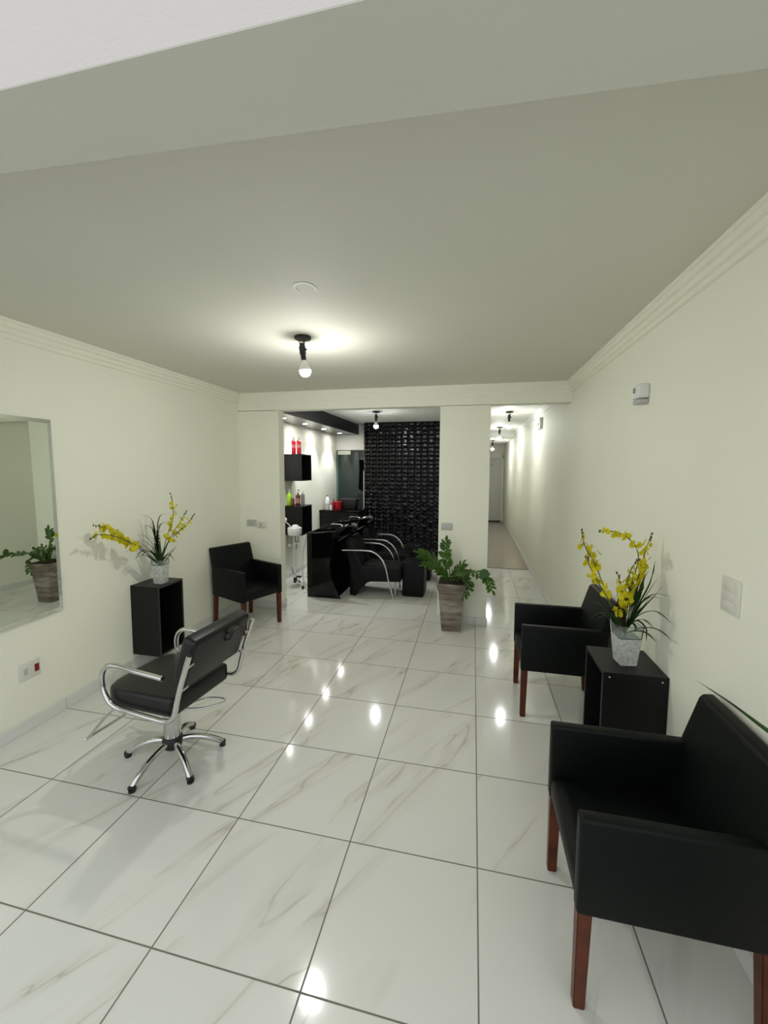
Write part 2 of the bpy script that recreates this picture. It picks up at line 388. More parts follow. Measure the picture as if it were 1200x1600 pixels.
# skirtings
sk = .085
for nm, bx in (('baseboard_left', (XL, -.25, 0, XL+.012, YB, sk)), ('baseboard_right', (XR-.012, -.25, 0, XR, 13.1, sk)),
               ('baseboard_back', (XL, YB-.012, 0, -2.44, YB, sk)), ('baseboard_partition', (-.452, YB-.012, 0, .132, YB, sk)),
               ('baseboard_wash', (XL, YB+.14, 0, XL+.012, 6.2, sk)), ('baseboard_hallway', (.12, YB, 0, .132, 13.1, sk))):
    struct(nm, B().box(*bx, .002, 1), 'skirt')
struct('baseboard_jamb', B().box(-.452, YB, 0, -.44, YB+.14, sk).box(-2.44, YB, 0, -2.428, YB+.14, sk), 'skirt')
# black pelmet with downlights
pm = struct('trim_9', B().box(-2.51, YB+.15, 2.52, -2.49, YR-.02, ZC), 'pelmet', label='black pelmet board')
struct('underside', B().box(XL+.001, YB+.15, 2.52, -2.51, YR-.02, 2.54), 'pelmet_under', pm, label='dark glossy underside with downlights')

# ------------------------------------------------------------ lamps
def lamp(label, x, y, tilt=(0, 0), power=1.0, z=ZC, group='bulb lamps on the ceiling', full=True):
    t = thing('ceiling_lamp', label, 'lamp', (x, y, z), 0, group)
    obj('canopy', B().lathe([(.058, 0), (.060, -.004), (.060, -.014), (.056, -.019), (.012, -.021)], n=32), 'blackplastic', t)
    a = B().tube([(.012, 0, -.018), (.012, 0, -.085)], .004, 8)
    obj('bracket', a, 'blackplastic', t)
    obj('wire', B().tube([(.0, 0, -.018), (.004, 0, -.05)], .002, 6), 'blackplastic', t)
    obj('knob', B().lathe([(.007, -.012), (.009, 0), (.007, .012)], (.018, 0, -.09), 12, M4=Matrix.Rotation(R(90), 4, 'Y')), 'blackplastic', t)
    rm = Matrix.Translation((-.004, 0, -.075)) @ Matrix.Rotation(R(tilt[0]), 4, 'X') @ Matrix.Rotation(R(tilt[1]), 4, 'Y')
    sb = B().lathe([(.014, .03), (.017, .028), (.017, .01), (.023, .008), (.023, -.045), (.019, -.047), (.018, -.085), (.016, -.087)], n=20, M4=rm)
    sb.tube([rm @ Vector((-.012, 0, .028)), rm @ Vector((-.016, 0, .045)), rm @ Vector((-.024, 0, .047))], .003, 6)
    obj('socket', sb, 'blackplastic', t)
    prof = [(.013, -.085), (.015, -.10), (.027, -.118), (.037, -.140), (.040, -.160), (.037, -.180), (.024, -.197), (.006, -.203)]
    bo = obj('bulb_collar', B().lathe(prof[:4]+[(.0398, -.157)], n=24, M4=rm), 'plastic', t)
    obj('bulb', B().lathe([(.0398, -.157)]+prof[4:], n=28, M4=rm), 'bulb' if power == 1 else 'bulb_dim', t, ang=80)
    return t
lamp('black lamp with bare glowing bulb in the middle of the front room ceiling', -1.27, 1.60, (8, -4))
lamp('black ceiling lamp with glowing bulb before the black relief wall', -1.64, 5.40, (0, 0), .5)
lamp('black ceiling lamp with glowing bulb nearest in the hallway', .50, 5.82, (0, 0), .5)
lamp('small glowing bulb lamp second along the hallway', .50, 8.35, (0, 0), .5)
lamp('small glowing bulb lamp by the far hallway door', .45, 10.6, (0, 0), .5, z=2.60)
for k, y in enumerate((4.27, 5.04, 5.88, 6.78)):
    pos = ('nearest the partition', 'second from the partition', 'third from the partition', 'farthest from the partition')[k]
    t = thing('downlight', 'round recessed downlight under the black pelmet, ' + pos, 'lamp', (-2.74, y, 2.52), 0, 'downlights under the black pelmet')
    obj('trim_ring', B().lathe([(.052, 0), (.052, -.004), (.044, -.007), (.040, -.003), (.040, 0)], n=28), 'chrome', t)
    obj('lens', B().lathe([(.038, -.001), (.036, -.005), (.01, -.006)], n=24), 'spot', t)
    l = bpy.data.lights.new('downlight_beam', 'SPOT'); l.energy = 40; l.spot_size = R(95); l.spot_blend = .6; l.shadow_soft_size = .035; l.color = (.95, .98, 1)
    lo = bpy.data.objects.new('beam', l); C.objects.link(lo); lo.parent = t; lo.location = (0, 0, -.02)

# ------------------------------------------------------------ mirror on the left wall
mt = thing('wall_mirror', 'large wall mirror with a slanted glass border on the left wall', 'mirror', (XL+.014, 0.45, 1.445), 0)
hw, hh, bv = .70, .69, .028
fb = bmesh.new()
def q(*v): fb.faces.new([fb.verts.new(p) for p in v])
obj('backing', B().box(.002, -hw, -hh, .010, hw, hh), 'greyplastic', mt)
obj('glass', B().box(.0101, -hw+bv, -hh+bv, .0128, hw-bv, hh-bv), 'mirror', mt, smooth=False)
o4 = [(.0102, -hw, -hh), (.0102, hw, -hh), (.0102, hw, hh), (.0102, -hw, hh)]; i4 = [(.0128, -hw+bv, -hh+bv), (.0128, hw-bv, -hh+bv), (.0128, hw-bv, hh-bv), (.0128, -hw+bv, hh-bv)]
for k in range(4): q(o4[k], o4[(k+1) % 4], i4[(k+1) % 4], i4[k])
bmesh.ops.recalc_face_normals(fb, faces=fb.faces)
obj('bevel', fb, 'mirror', mt, smooth=False)
mt.rotation_euler = (0, R(-.55), R(1.15))

# ------------------------------------------------------------ armchairs
def make_armchair():
    t = thing('armchair', '', 'armchair')
    W, D = .268, .285
    for s in (-1, 1):
        ab = B().box(-D, s*(W-.052), .352, D, s*W, .686, .012, 3)
        obj('armrest', ab, 'vinyl', t)
    sb = B().prism([(-D+.08, .36), (D-.012, .36), (D-.004, .372), (D-.002, .42), (D-.012, .448), (D-.05, .462), (0, .468), (-D+.08, .46)], -W+.055, W-.055, 'y', .008, 3)
    obj('seat', sb, 'vinyl', t)
    fx = lambda z: -D+.125-.303*(z-.46)
    bp_ = [(fx(.37), .37), (fx(.868), .868), (fx(.884)-.008, .884), (-D-.048, .888), (-D-.058, .876), (-D+.008, .60), (-D+.012, .37)]
    bb = B().prism(bp_, -W+.006, W-.006, 'y', .008, 3)
    obj('backrest', bb, 'vinyl', t)
    for sx in (-1, 1):
        for sy in (-1, 1):
            x = sx*(D-.028); y = sy*(W-.030)
            b = bmesh.new(); vs = []
            for (w, z, ox) in ((.037, 0, sx*.004 if sx > 0 else -.02), (.046, .372, 0)):
                for a, c in ((-1, -1), (1, -1), (1, 1), (-1, 1)): vs.append(b.verts.new((x+ox+a*w/2, y+c*w/2, z)))
            for f in ((3, 2, 1, 0), (4, 5, 6, 7), (0, 1, 5, 4), (1, 2, 6, 5), (2, 3, 7, 6), (3, 0, 4, 7)): b.faces.new([vs[i] for i in f])
            bmesh.ops.bevel(b, geom=b.edges[:], offset=.003, segments=2, affect='EDGES')
            obj('leg', b, 'wood', t)
    return t
ac = make_armchair(); G = 'black vinyl armchairs with cherry wood legs'
ac.location = (.588, .395, 0); ac.rotation_euler = (0, 0, math.pi)
tag(ac, 'large near black armchair in the lower right corner, cut off by the frame', 'armchair', G)
a2 = copy_tree(ac); a2.location = (.592, 2.04, 0); a2.rotation_euler = (0, 0, math.pi)
tag(a2, 'black armchair with red-brown legs behind the right wall box with flowers', 'armchair', G)
a3 = copy_tree(ac); a3.location = (-2.578, 2.96, 0); a3.rotation_euler = (0, 0, R(-23))
tag(a3, 'black armchair set at an angle in the far left corner under the plates', 'armchair', G)

# ------------------------------------------------------------ black open wall boxes
def open_box(name, label, x, y, z, dx, dy, dz, face, group=None, th=.018):
    """box open on its +x or -x side; x,y,z lowest corner"""
    t = thing(name, label, 'box shelf', (x, y, z), 0, group)
    obj('side_panel', B().box(0, 0, th, dx, th, dz-th, .0012, 1), 'blackwood', t); obj('side_panel', B().box(0, dy-th, th, dx, dy, dz-th, .0012, 1), 'blackwood', t)
    obj('top_panel', B().box(0, 0, dz-th, dx, dy, dz, .0012, 1), 'blackwood', t); obj('bottom_panel', B().box(0, 0, 0, dx, dy, th, .0012, 1), 'blackwood', t)
    bx = (0, .006) if face > 0 else (dx-.006, dx)
    obj('back_panel', B().box(bx[0]+.0005, th, th, bx[1]-.0005, dy-th, dz-th), 'blackwood', t)
    ex = dx+.0005 if face > 0 else -.0005
    e = B()
    for (ya, za, yb, zb) in ((0, 0, dy, th), (0, dz-th, dy, dz), (0, th, th, dz-th), (dy-th, th, dy, dz-th)): e.box(ex-.001, ya+.001, za+.001, ex+.001, yb-.001, zb-.001)
    obj('edge_band', e, 'edge', t)
    return t
open_box('box_shelf', 'tall black box shelf with open side on the left wall under the flower vase', XL+.002, 1.76, .135, .285, .31, .625, 1)
bR = open_box('box_shelf', 'tall black box shelf on the right wall between two armchairs', XR-.312, 1.075, .10, .31, .33, .635, -1)
# tiny screw heads on the near side of the right box
for px_, pz_ in ((.03, .61), (.28, .61)):
    obj('screw_head', B().lathe([(.005, 0), (.004, -.0015)], (px_, -.0002, pz_), 10, M4=Matrix.Rotation(R(-90), 4, 'X')), 'greyplastic', bR)

# ------------------------------------------------------------ flower arrangements
def vase(label, x, y, z, w0, w1, h, rz=0, fill=.68):
    t = thing('vase', label, 'vase', (x, y, z), rz)
    def shell(lv):
        body = bmesh.new()
        r = [[body.verts.new((sx*w/2, sy*w/2, zz)) for sx, sy in ((-1, -1), (1, -1), (1, 1), (-1, 1))] for w, zz in lv]
        body.faces.new(r[0][::-1]); body.faces.new(r[-1])
        for A, Bv in zip(r, r[1:]):
            for k in range(4): body.faces.new((A[k], A[(k+1) % 4], Bv[(k+1) % 4], Bv[k]))
        bmesh.ops.bevel(body, geom=body.edges[:], offset=.002, segments=2, affect='EDGES')
        return body
    wf = w0+(w1-w0)*fill
    obj('pebbled_body', shell([(w0, 0), (wf, h*fill)]), 'vase', t)
    obj('clear_rim', shell([(wf, h*fill+.0003), (w1, h), (w1-.010, h), (wf-.010, h*fill+.006)]), 'clearglass', t)
    return t
def rnd_dir(rs): 
    v = Vector((rs.uniform(-1, 1), rs.uniform(-1, 1), rs.uniform(-1, 1))); return v.normalized()
def blossom(b, c, r, rs, out):
    """small oncidium flower: big ruffled lip and four narrow petals"""
    out = Vector(out).normalized(); up = Vector((0, 0, 1))
    sd = out.cross(up)
    if sd.length < .1: sd = Vector((1, 0, 0))
    sd.normalize(); u2 = sd.cross(out)
    for k, (ang, L, W) in enumerate(((-90, 1.0, 1.25), (-30, .75, .5), (210, .75, .5), (60, .7, .4), (120, .7, .4))):
        a = R(ang+rs.uniform(-14, 14)); d = (sd*math.cos(a)+u2*math.sin(a)+out*.35).normalized()
        b.leaf(c, d, out, r*L, r*W, curve=rs.uniform(-.2, .4), fold=rs.uniform(-.3, .3), n=4, shape='round')
def spray(label, pts, n, rs, r=.028, spread=.03, group=None, start=.32, buds=3):
    P = [Vector(p) for p in pts]; base = P[0].copy(); P = [p-base for p in P]
    t = thing('orchid_spray', label, 'flower', base, 0, group)
    obj('stem', B().tube(P, [.0028]*(len(P)-1)+[.0012], 6, smooth=6), 'stem', t)
    def at(f):
        f = f*(len(P)-1); i = min(int(f), len(P)-2); return P[i].lerp(P[i+1], f-i)
    for k in range(n):
        f = start+(1-.10-start)*(k+.5)/n; c = at(f)
        off = rnd_dir(rs); off.z *= .5; size = 1.12*r*(1.15-.45*(k/n))
        p = c+off*spread*(1.05-.5*k/n)*rs.uniform(.3, 1)
        b = B(); blossom(b, p, size, rs, (off.x, off.y-.4, .1))
        blossom(b, p+rnd_dir(rs)*.026, size*.85, rs, (-off.x, -off.y-.3, .1))
        if k % 2 == 0: blossom(b, p+rnd_dir(rs)*.030, size*.8, rs, rnd_dir(rs)+Vector((0, -.5, 0)))
        obj('blossom', b, 'petal', t, ang=60)
    bb = B()
    for k in range(buds):
        c = at(1-.04*k); bb.lathe([(.0015, -.008), (.005, -.003), (.005, .003), (.001, .009)], c+rnd_dir(rs)*.006, 8)
    obj('bud', bb, 'bud', t)
    return t
def tuft(label, base, blades, m='grass', w=.010, group=None):
    base = Vector(base); b = B()
    rj = random.Random(len(blades)*7+int(abs(base.x)*100))
    for pts in blades:
        b.strap([Vector(p)-base for p in pts], w)
        f = rj.uniform(.55, .85); jv = Vector((rj.uniform(-.03, .015), rj.uniform(-.05, .02), rj.uniform(-.01, .04)))
        b.strap([(Vector(p)-base)*f+jv*(k/(len(pts)-1)) for k, p in enumerate(pts)], w*1.1)
    return one('grass_tuft', b, m, label, 'leaves', base, 0, group)
def spike(label, p0, p1, rs, m='redflower', r=.017, leaves=True):
    p0 = Vector(p0); p1 = Vector(p1)-p0
    t = thing('flower_spike', label, 'flower', p0)
    obj('stem', B().tube([(0, 0, 0), p1*.6], .003, 6), 'stem', t)
    b = B()
    for k in range(26):
        f = .35+.65*k/26; a = k*2.4; c = p1*f; rr = r*(1.1-.7*(f-.35)/.65)
        d = Vector((math.cos(a), math.sin(a), .9)).normalized(); b.leaf(c, d, (0, 0, 1), rr*1.3, rr*.8, curve=-.2, n=3)
    obj('flower_head', b, m, t); return t
rs = random.Random(3)
# right arrangement on the right box
vx, vy, vz = .785, 1.215, .7355
vase('square pebbled glass vase on the right black box', vx, vy, vz, .085, .125, .225, R(8))
v0 = (vx-.01, vy, vz+.165)
GR = 'yellow orchid sprays in the right vase'
spray('yellow orchid spray leaning farthest left in the right vase', [v0, (.70, 1.22, 1.06), (.62, 1.24, 1.27), (.57, 1.25, 1.36), (.54, 1.25, 1.46)], 9, rs, group=GR, start=.4)
spray('short yellow orchid spray low on the left side of the right vase', [v0, (.71, 1.17, 1.04), (.63, 1.17, 1.17), (.575, 1.17, 1.27), (.555, 1.17, 1.33)], 6, rs, r=.024, group=GR, start=.35)
spray('upright yellow orchid spray with short stem in the middle of the right vase', [v0, (.76, 1.22, 1.02), (.765, 1.21, 1.13), (.79, 1.21, 1.26), (.83, 1.22, 1.32)], 9, rs, r=.023, group=GR, start=.25)
spray('yellow orchid spray arching left at its tip, topmost in the right vase', [v0, (.79, 1.22, 1.12), (.83, 1.23, 1.31), (.80, 1.22, 1.40), (.73, 1.21, 1.455), (.655, 1.2, 1.47), (.62, 1.2, 1.47)], 8, rs, r=.022, group=GR, start=.45, spread=.018)
spray('dense yellow orchid spray on the right side of the right vase', [v0, (.81, 1.24, 1.06), (.84, 1.25, 1.20), (.865, 1.25, 1.33), (.895, 1.25, 1.46)], 13, rs, r=.026, group=GR, start=.30, spread=.026)
bl = [[v0, (.84, 1.20, 1.08), (.885, 1.2, 1.20), (.90, 1.2, 1.32)], [v0, (.85, 1.19, 1.05), (.90, 1.18, 1.13), (.93, 1.16, 1.20)],
      [v0, (.84, 1.22, 1.05), (.88, 1.14, 1.15), (.92, 1.04, 1.17)], [v0, (.84, 1.22, 1.00), (.89, 1.14, 1.06), (.925, 1.02, 1.04)],
      [v0, (.83, 1.20, 1.04), (.87, 1.18, 1.15), (.91, 1.17, 1.24)], [v0, (.82, 1.2, 1.08), (.86, 1.21, 1.22), (.885, 1.2, 1.28)],
      [v0, (.85, 1.16, .96), (.89, 1.08, .98), (.92, 1.0, .96)], [v0, (.81, 1.17, .99), (.845, 1.13, .97), (.85, 1.12, .90)]]
tuft('dark green strap leaves spreading right against the wall', v0, bl, 'grass', .024)
bl = [[v0, (.70, 1.2, .97), (.65, 1.2, 1.01), (.58, 1.2, .965)], [v0, (.69, 1.2, 1.0), (.64, 1.2, 1.06), (.585, 1.21, 1.07)], [v0, (.72, 1.18, 1.0), (.68, 1.17, 1.07), (.66, 1.16, 1.12)],
      [v0, (.73, 1.18, .99), (.71, 1.17, 1.06), (.70, 1.17, 1.13)], [v0, (.74, 1.19, 1.0), (.73, 1.2, 1.09), (.72, 1.21, 1.16)], [v0, (.70, 1.16, .98), (.66, 1.14, 1.03), (.62, 1.12, 1.04)],
      [v0, (.71, 1.2, 1.0), (.67, 1.21, 1.06), (.63, 1.22, 1.12)], [v0, (.73, 1.15, .97), (.69, 1.12, 1.02), (.67, 1.10, 1.05)]]
tuft('bright green grass tuft on the left of the right vase', v0, bl, 'grass', .019)
bl = [[v0, (.77, 1.2, 1.06), (.80, 1.2, 1.19), (.76, 1.19, 1.24)], [v0, (.76, 1.2, 1.05), (.80, 1.2, 1.16), (.835, 1.2, 1.20)], [v0, (.75, 1.18, 1.05), (.76, 1.18, 1.14), (.72, 1.18, 1.18)],
      [v0, (.78, 1.2, 1.02), (.815, 1.2, 1.10), (.82, 1.2, 1.19)]]
tuft('thin dark blades curling up in the middle of the right vase', v0, bl, 'darkleaf', .009)
spike('dusky red flower head low in the right vase', (v0[0], v0[1]-.02, v0[2]), (.715, 1.17, 1.09), rs, r=.02)
spray('short yellow orchid spray hidden in the centre of the right vase', [v0, (.735, 1.19, 1.02), (.745, 1.18, 1.14), (.715, 1.18, 1.24)], 7, rs, r=.024, group=GR, start=.35)
# left arrangement on the left box
lx, ly, lz = -2.80, 1.90, .7605
vase('square pebbled glass vase on the left black box', lx, ly, lz, .085, .105, .215, R(6), .78)
w0 = (lx, ly, lz+.155); GL = 'yellow orchid sprays in the left vase'
spray('dense yellow orchid spray reaching left along the wall from the left vase', [w0, (-2.81, 1.78, 1.04), (-2.83, 1.64, 1.15), (-2.85, 1.52, 1.25), (-2.86, 1.42, 1.33), (-2.87, 1.33, 1.36)], 13, rs, r=.040, group=GL, start=.34, spread=.046)
spray('yellow orchid spray drooping to the far left of the left vase', [w0, (-2.79, 1.74, 1.08), (-2.80, 1.56, 1.20), (-2.81, 1.42, 1.27), (-2.83, 1.31, 1.29), (-2.84, 1.27, 1.27)], 7, rs, r=.024, group=GL, start=.45, spread=.03)
spray('tallest yellow orchid spray standing upright in the left vase', [w0, (-2.73, 1.90, 1.16), (-2.66, 1.90, 1.32), (-2.645, 1.90, 1.45), (-2.665, 1.90, 1.57)], 10, rs, r=.022, group=GL, start=.3, spread=.022)
spray('yellow orchid spray arching to the far right of the left vase', [w0, (-2.73, 1.9, 1.10), (-2.62, 1.9, 1.22), (-2.53, 1.9, 1.29), (-2.43, 1.9, 1.39)], 8, rs, r=.020, group=GL, start=.35, spread=.018)
spray('second yellow orchid spray from the right in the left vase', [w0, (-2.75, 1.92, 1.08), (-2.68, 1.93, 1.22), (-2.60, 1.94, 1.33), (-2.55, 1.94, 1.41)], 7, rs, r=.019, group=GL, start=.35, spread=.02)
bl = [[w0, (-2.84, 1.9, 1.17), (-2.88, 1.9, 1.34), (-2.97, 1.86, 1.38)], [w0, (-2.82, 1.9, 1.2), (-2.78, 1.9, 1.37), (-2.66, 1.88, 1.39)], [w0, (-2.84, 1.9, 1.14), (-2.89, 1.9, 1.27), (-2.97, 1.86, 1.28)],
      [w0, (-2.82, 1.9, 1.16), (-2.80, 1.9, 1.28), (-2.70, 1.9, 1.33)], [w0, (-2.85, 1.88, 1.1), (-2.90, 1.85, 1.19), (-2.96, 1.80, 1.20)], [w0, (-2.83, 1.9, 1.1), (-2.84, 1.9, 1.22), (-2.86, 1.9, 1.33)],
      [w0, (-2.82, 1.88, 1.12), (-2.83, 1.87, 1.25), (-2.88, 1.85, 1.38)]]
tuft('tall dark curling blades rising from the left vase', w0, bl, 'darkleaf', .017)
bl = [[w0, (-2.80, 1.78, 1.02), (-2.83, 1.69, 1.12), (-2.86, 1.56, 1.10)], [w0, (-2.79, 1.79, 1.06), (-2.8, 1.70, 1.09), (-2.80, 1.62, 1.03)], [w0, (-2.75, 1.9, 1.0), (-2.70, 1.9, 1.02), (-2.65, 1.9, .97)],
      [w0, (-2.78, 1.88, 1.03), (-2.77, 1.87, 1.12), (-2.76, 1.87, 1.18)], [w0, (-2.80, 1.87, 1.03), (-2.81, 1.86, 1.12), (-2.83, 1.85, 1.17)], [w0, (-2.77, 1.9, 1.03), (-2.73, 1.9, 1.10), (-2.71, 1.9, 1.16)],
      [w0, (-2.79, 1.86, 1.02), (-2.79, 1.84, 1.1), (-2.79, 1.83, 1.15)], [w0, (-2.75, 1.9, .99), (-2.68, 1.9, 1.05), (-2.63, 1.9, 1.10)], [w0, (-2.79, 1.82, 1.04), (-2.80, 1.74, 1.12), (-2.81, 1.66, 1.19)]]
tuft('short green grass tuft around the mouth of the left vase', w0, bl, 'grass', .023)
spike('dusky pink flower head in the middle of the left vase', w0, (-2.785, 1.88, 1.22), rs, r=.02)
spike('small dusky flower tip pointing right from the left vase', (lx+.01, ly, lz+.156), (-2.62, 1.9, 1.10), rs, r=.011)

# strap-leaf plant just outside the frame: only its leaf tip shows over the near armchair
sp = thing('strap_leaf_plant', 'long narrow green leaf reaching over the back of the near armchair', 'plant', (.78, -.62, 0))
obj('pot', B().frus((0, 0), .2, .28, 0, .5, .006), 'pot', sp)
obj('soil', B().box(-.125, -.125, .49, .125, .125, .503), 'soil', sp)
obj('leaf', B().strap([(0, 0, .48), (0, .05, .80), (0, .25, 1.03), (0, .5, 1.09), (0, .74, 1.057), (.003, .92, 1.038), (.002, 1.12, 1.010)], .032, up=(1, 0, .3)), 'grass', sp)
for k in range(7):
    a = k*.45+3.3; rr = .26+.05*(k % 3)
    obj('leaf', B().strap([(0, 0, .48), (.05*math.cos(a), -.05+.05*math.sin(a), .75), (.6*rr*math.cos(a), -.08+.5*rr*math.sin(a), .98), (rr*math.cos(a)*.8, -.12+rr*math.sin(a)*.8, .95)], .026), 'grass', sp)

# ------------------------------------------------------------ zz plant in tapered pot
zp = thing('potted_plant', 'leafy green plant in a tall tapered weathered pot before the partition', 'plant', (-.265, 3.335, 0))
pb = B().frus((0, 0), .205, .285, 0, .475, .006)
pb.frus((0, 0), .300, .318, .472, .545, .005)
obj('pot', pb, 'pot', zp)
obj('soil', B().box(-.14, -.14, .5452, .14, .14, .556, .006), 'soil', zp)
def frond(pts, n, L, W, rs, droop=.2, start=.25, big_end=False, upv=(0, -.5, .9)):
    P = [Vector(p)-Vector((-.265, 3.335, 0)) for p in pts]
    b = B().tube(P, [.0075]+[.005]*(len(P)-2)+[.002], 8, smooth=5, mi=1)
    for k in range(n):
        f = start+(1-start)*(k/(n-1)); g = f*(len(P)-1); i = min(int(g), len(P)-2); c = P[i].lerp(P[i+1], g-i)
        d = (P[i+1]-P[i]).normalized(); up = Vector(upv); sd = d.cross(up)
        if sd.length < .2: sd = Vector((1, 0, 0))
        sd.normalize(); s = 1 if k % 2 else -1
        dd = (sd*s*1.0+d*.75+Vector((rs.uniform(-.15, .15), rs.uniform(-.2, .2), rs.uniform(-.1, .2)))).normalized()
        if k == n-1: dd = d
        sz = 1.12*(1.0-.35*abs(f-.55)/.55)*rs.uniform(.85, 1.12)
        b.leaf(c, dd, sd.cross(d)+Vector((rs.uniform(-.3, .3), -.2, .2)), L*sz, W*sz, curve=rs.uniform(0, droop), fold=.22, n=6)
    return obj('frond', b, ['zzleaf', 'zzstem'], zp, ang=60)
rz_ = random.Random(11)
frond([(-.28, 3.32, .55), (-.30, 3.32, .70), (-.35, 3.32, .86), (-.335, 3.31, 1.0)], 17, .085, .044, rz_, start=.3)
frond([(-.30, 3.31, .55), (-.38, 3.29, .69), (-.50, 3.28, .82), (-.62, 3.27, .86)], 15, .11, .044, rz_, start=.35)
frond([(-.31, 3.28, .55), (-.37, 3.24, .66), (-.46, 3.21, .75), (-.56, 3.18, .745)], 13, .10, .040, rz_, start=.3)
frond([(-.25, 3.35, .55), (-.23, 3.35, .64), (-.15, 3.36, .75)], 11, .07, .032, rz_, start=.2)
frond([(-.29, 3.30, .55), (-.33, 3.27, .62), (-.38, 3.24, .70)], 9, .085, .04, rz_, start=.25)
frond([(-.22, 3.30, .55), (-.11, 3.22, .68), (0.0, 3.14, .70), (.08, 3.06, .685), (.12, 3.0, .65), (.155, 2.95, .585)], 17, .075, .038, rz_, start=.28)
frond([(-.24, 3.29, .55), (-.20, 3.20, .66), (-.17, 3.10, .71), (-.15, 3.03, .70)], 11, .07, .036, rz_, start=.35)
frond([(-.25, 3.33, .55), (-.17, 3.33, .62), (-.08, 3.30, .66)], 11, .085, .045, rz_, start=.2)
frond([(-.22, 3.28, .55), (-.15, 3.25, .62), (-.09, 3.22, .60), (-.08, 3.20, .51), (-.13, 3.19, .42)], 17, .07, .038, rz_, start=.25)
frond([(-.24, 3.30, .55), (-.19, 3.28, .64), (-.13, 3.27, .72)], 10, .08, .045, rz_, start=.2)
frond([(-.27, 3.27, .55), (-.26, 3.21, .62), (-.24, 3.16, .68)], 8, .075, .036, rz_, start=.3)
# the single broad leaf that turns to the camera
rb2 = B().leaf(Vector((.03, 3.06, .745))-Vector((-.265, 3.335, 0)), (.9, -.1, -.45), (0, -1, .2), .105, .10, curve=.05, fold=.05, n=8, shape='round')
obj('broad_leaf', rb2, 'zzleaf', zp)

# ------------------------------------------------------------ styling chair
sx_ = -.055   # the seat sits a little behind the column
sc = thing('styling_chair', 'black salon styling chair with chrome loop arms and star base', 'salon chair', (-1.845, .868, 0), R(175))
# local: +x is forward
feet = [(-2.107, .816), (-1.875, .585), (-1.568, .691), (-1.601, 1.045), (-1.917, 1.13)]
inv = Matrix.Rotation(R(-175), 4, 'Z')
for fx_, fy_ in feet:
    a = math.atan2(fy_-.868, fx_+1.845); Lg = .285
    v = inv @ Vector((math.cos(a), math.sin(a), 0))
    pts = [v*.035+Vector((0, 0, .115)), v*.10+Vector((0, 0, .112)), v*.18+Vector((0, 0, .09)), v*.25+Vector((0, 0, .052)), v*Lg+Vector((0, 0, .026))]
    lg = obj('leg', B().tube(pts, [.019, .019, .0185, .018, .017], 14, smooth=5), 'chrome', sc)
    obj('foot_cap', B().tube([v*(Lg-.012)+Vector((0, 0, .027)), v*(Lg+.012)+Vector((0, 0, .017))], .0205, 12).lathe([(.019, 0), (.019, .014)], v*(Lg+.0)+Vector((0, 0, 0.0)), 14), 'blackplastic', lg)
obj('hub', B().lathe([(.040, .068), (.052, .078), (.058, .10), (.060, .125), (.054, .148), (.048, .152)], n=28), 'blackplastic', sc)
obj('column', B().lathe([(.050, .14), (.050, .375), (.038, .377), (.038, .402)], n=32), 'chrome', sc)
obj('seat_plate', B().box(-.15, -.10, .400, .10, .10, .432, .003), 'blackplastic', sc)
def slab(prof, z0, z1, bev): return B().prism(prof, z0, z1, 'z', bev, 4)
seat = [(x-.005, y) for x, y in [(-.24, -.21), (-.225, -.232), (.18, -.242), (.235, -.215), (.262, -.15), (.268, 0), (.262, .15), (.235, .215), (.18, .242), (-.225, .232), (-.24, .21)]]
obj('seat', slab(seat, .432, .545, .026), 'vinyl2', sc, ang=50)
bk = B().box(-.045, -.238, .065, .045, .238, .36, .026, 4, M4=Matrix.Translation((-.200+sx_, 0, .565)) @ Matrix.Rotation(R(-20), 4, 'Y'))
obj('backrest', bk, 'vinyl2', sc, ang=50)
for s in (-1, 1):
    y = s*.268
    pts = [(-.17, y, .682), (.05, y, .695), (.17, y, .702), (.222, y, .690), (.258, y, .650), (.268, y, .592), (.255, y, .537), (.215, y, .480), (.15, y, .456), (.05, y, .450), (-.07, y, .445), (-.16, y, .443), (-.21, y, .458), (-.24, y, .495), (-.258, y, .56), (-.288, y, .66), (-.352, y, .835)]
    pts = [(a+sx_, b, c) for a, b, c in pts]
    fr = obj('arm_loop', B().tube(pts, .0145, 14, smooth=4), 'chrome', sc)
    for zc, xc in ((.625, -.277), (.755, -.318)):
        obj('bracket', B().tube([(xc+sx_, y, zc), (xc-.012+sx_, y-s*.018, zc+.008), (xc-.008+sx_, y-s*.05, zc+.010)], .0075, 10), 'chrome', fr)
hx = -.348+sx_
obj('back_handle', B().tube([(hx+.02, -.03, .835), (hx-.03, -.03, .845), (hx-.035, -.085, .86), (hx-.035, -.14, .845), (hx+.02, -.14, .835)], .0075, 8, smooth=3).tube([(hx-.03, -.05, .85), (hx-.01, -.04, .80), (hx+.02, -.035, .79)], .006, 8), 'blackplastic', sc)
obj('footrest', B().tube([(.17, -.235, .425), (.28, -.215, .33), (.44, -.19, .17), (.465, -.17, .150), (.465, .17, .150), (.44, .19, .17), (.28, .215, .33), (.17, .235, .425)], .0085, 10, smooth=4), 'chrome', sc)
obj('pump_lever', B().tube([(-.03, -.04, .31), (-.10, -.185, .30), (-.20, -.215, .30), (-.235, -.20, .30), (-.225, -.165, .30), (-.16, -.10, .295), (-.03, -.02, .31)], .0055, 10, smooth=5), 'chrome', sc)

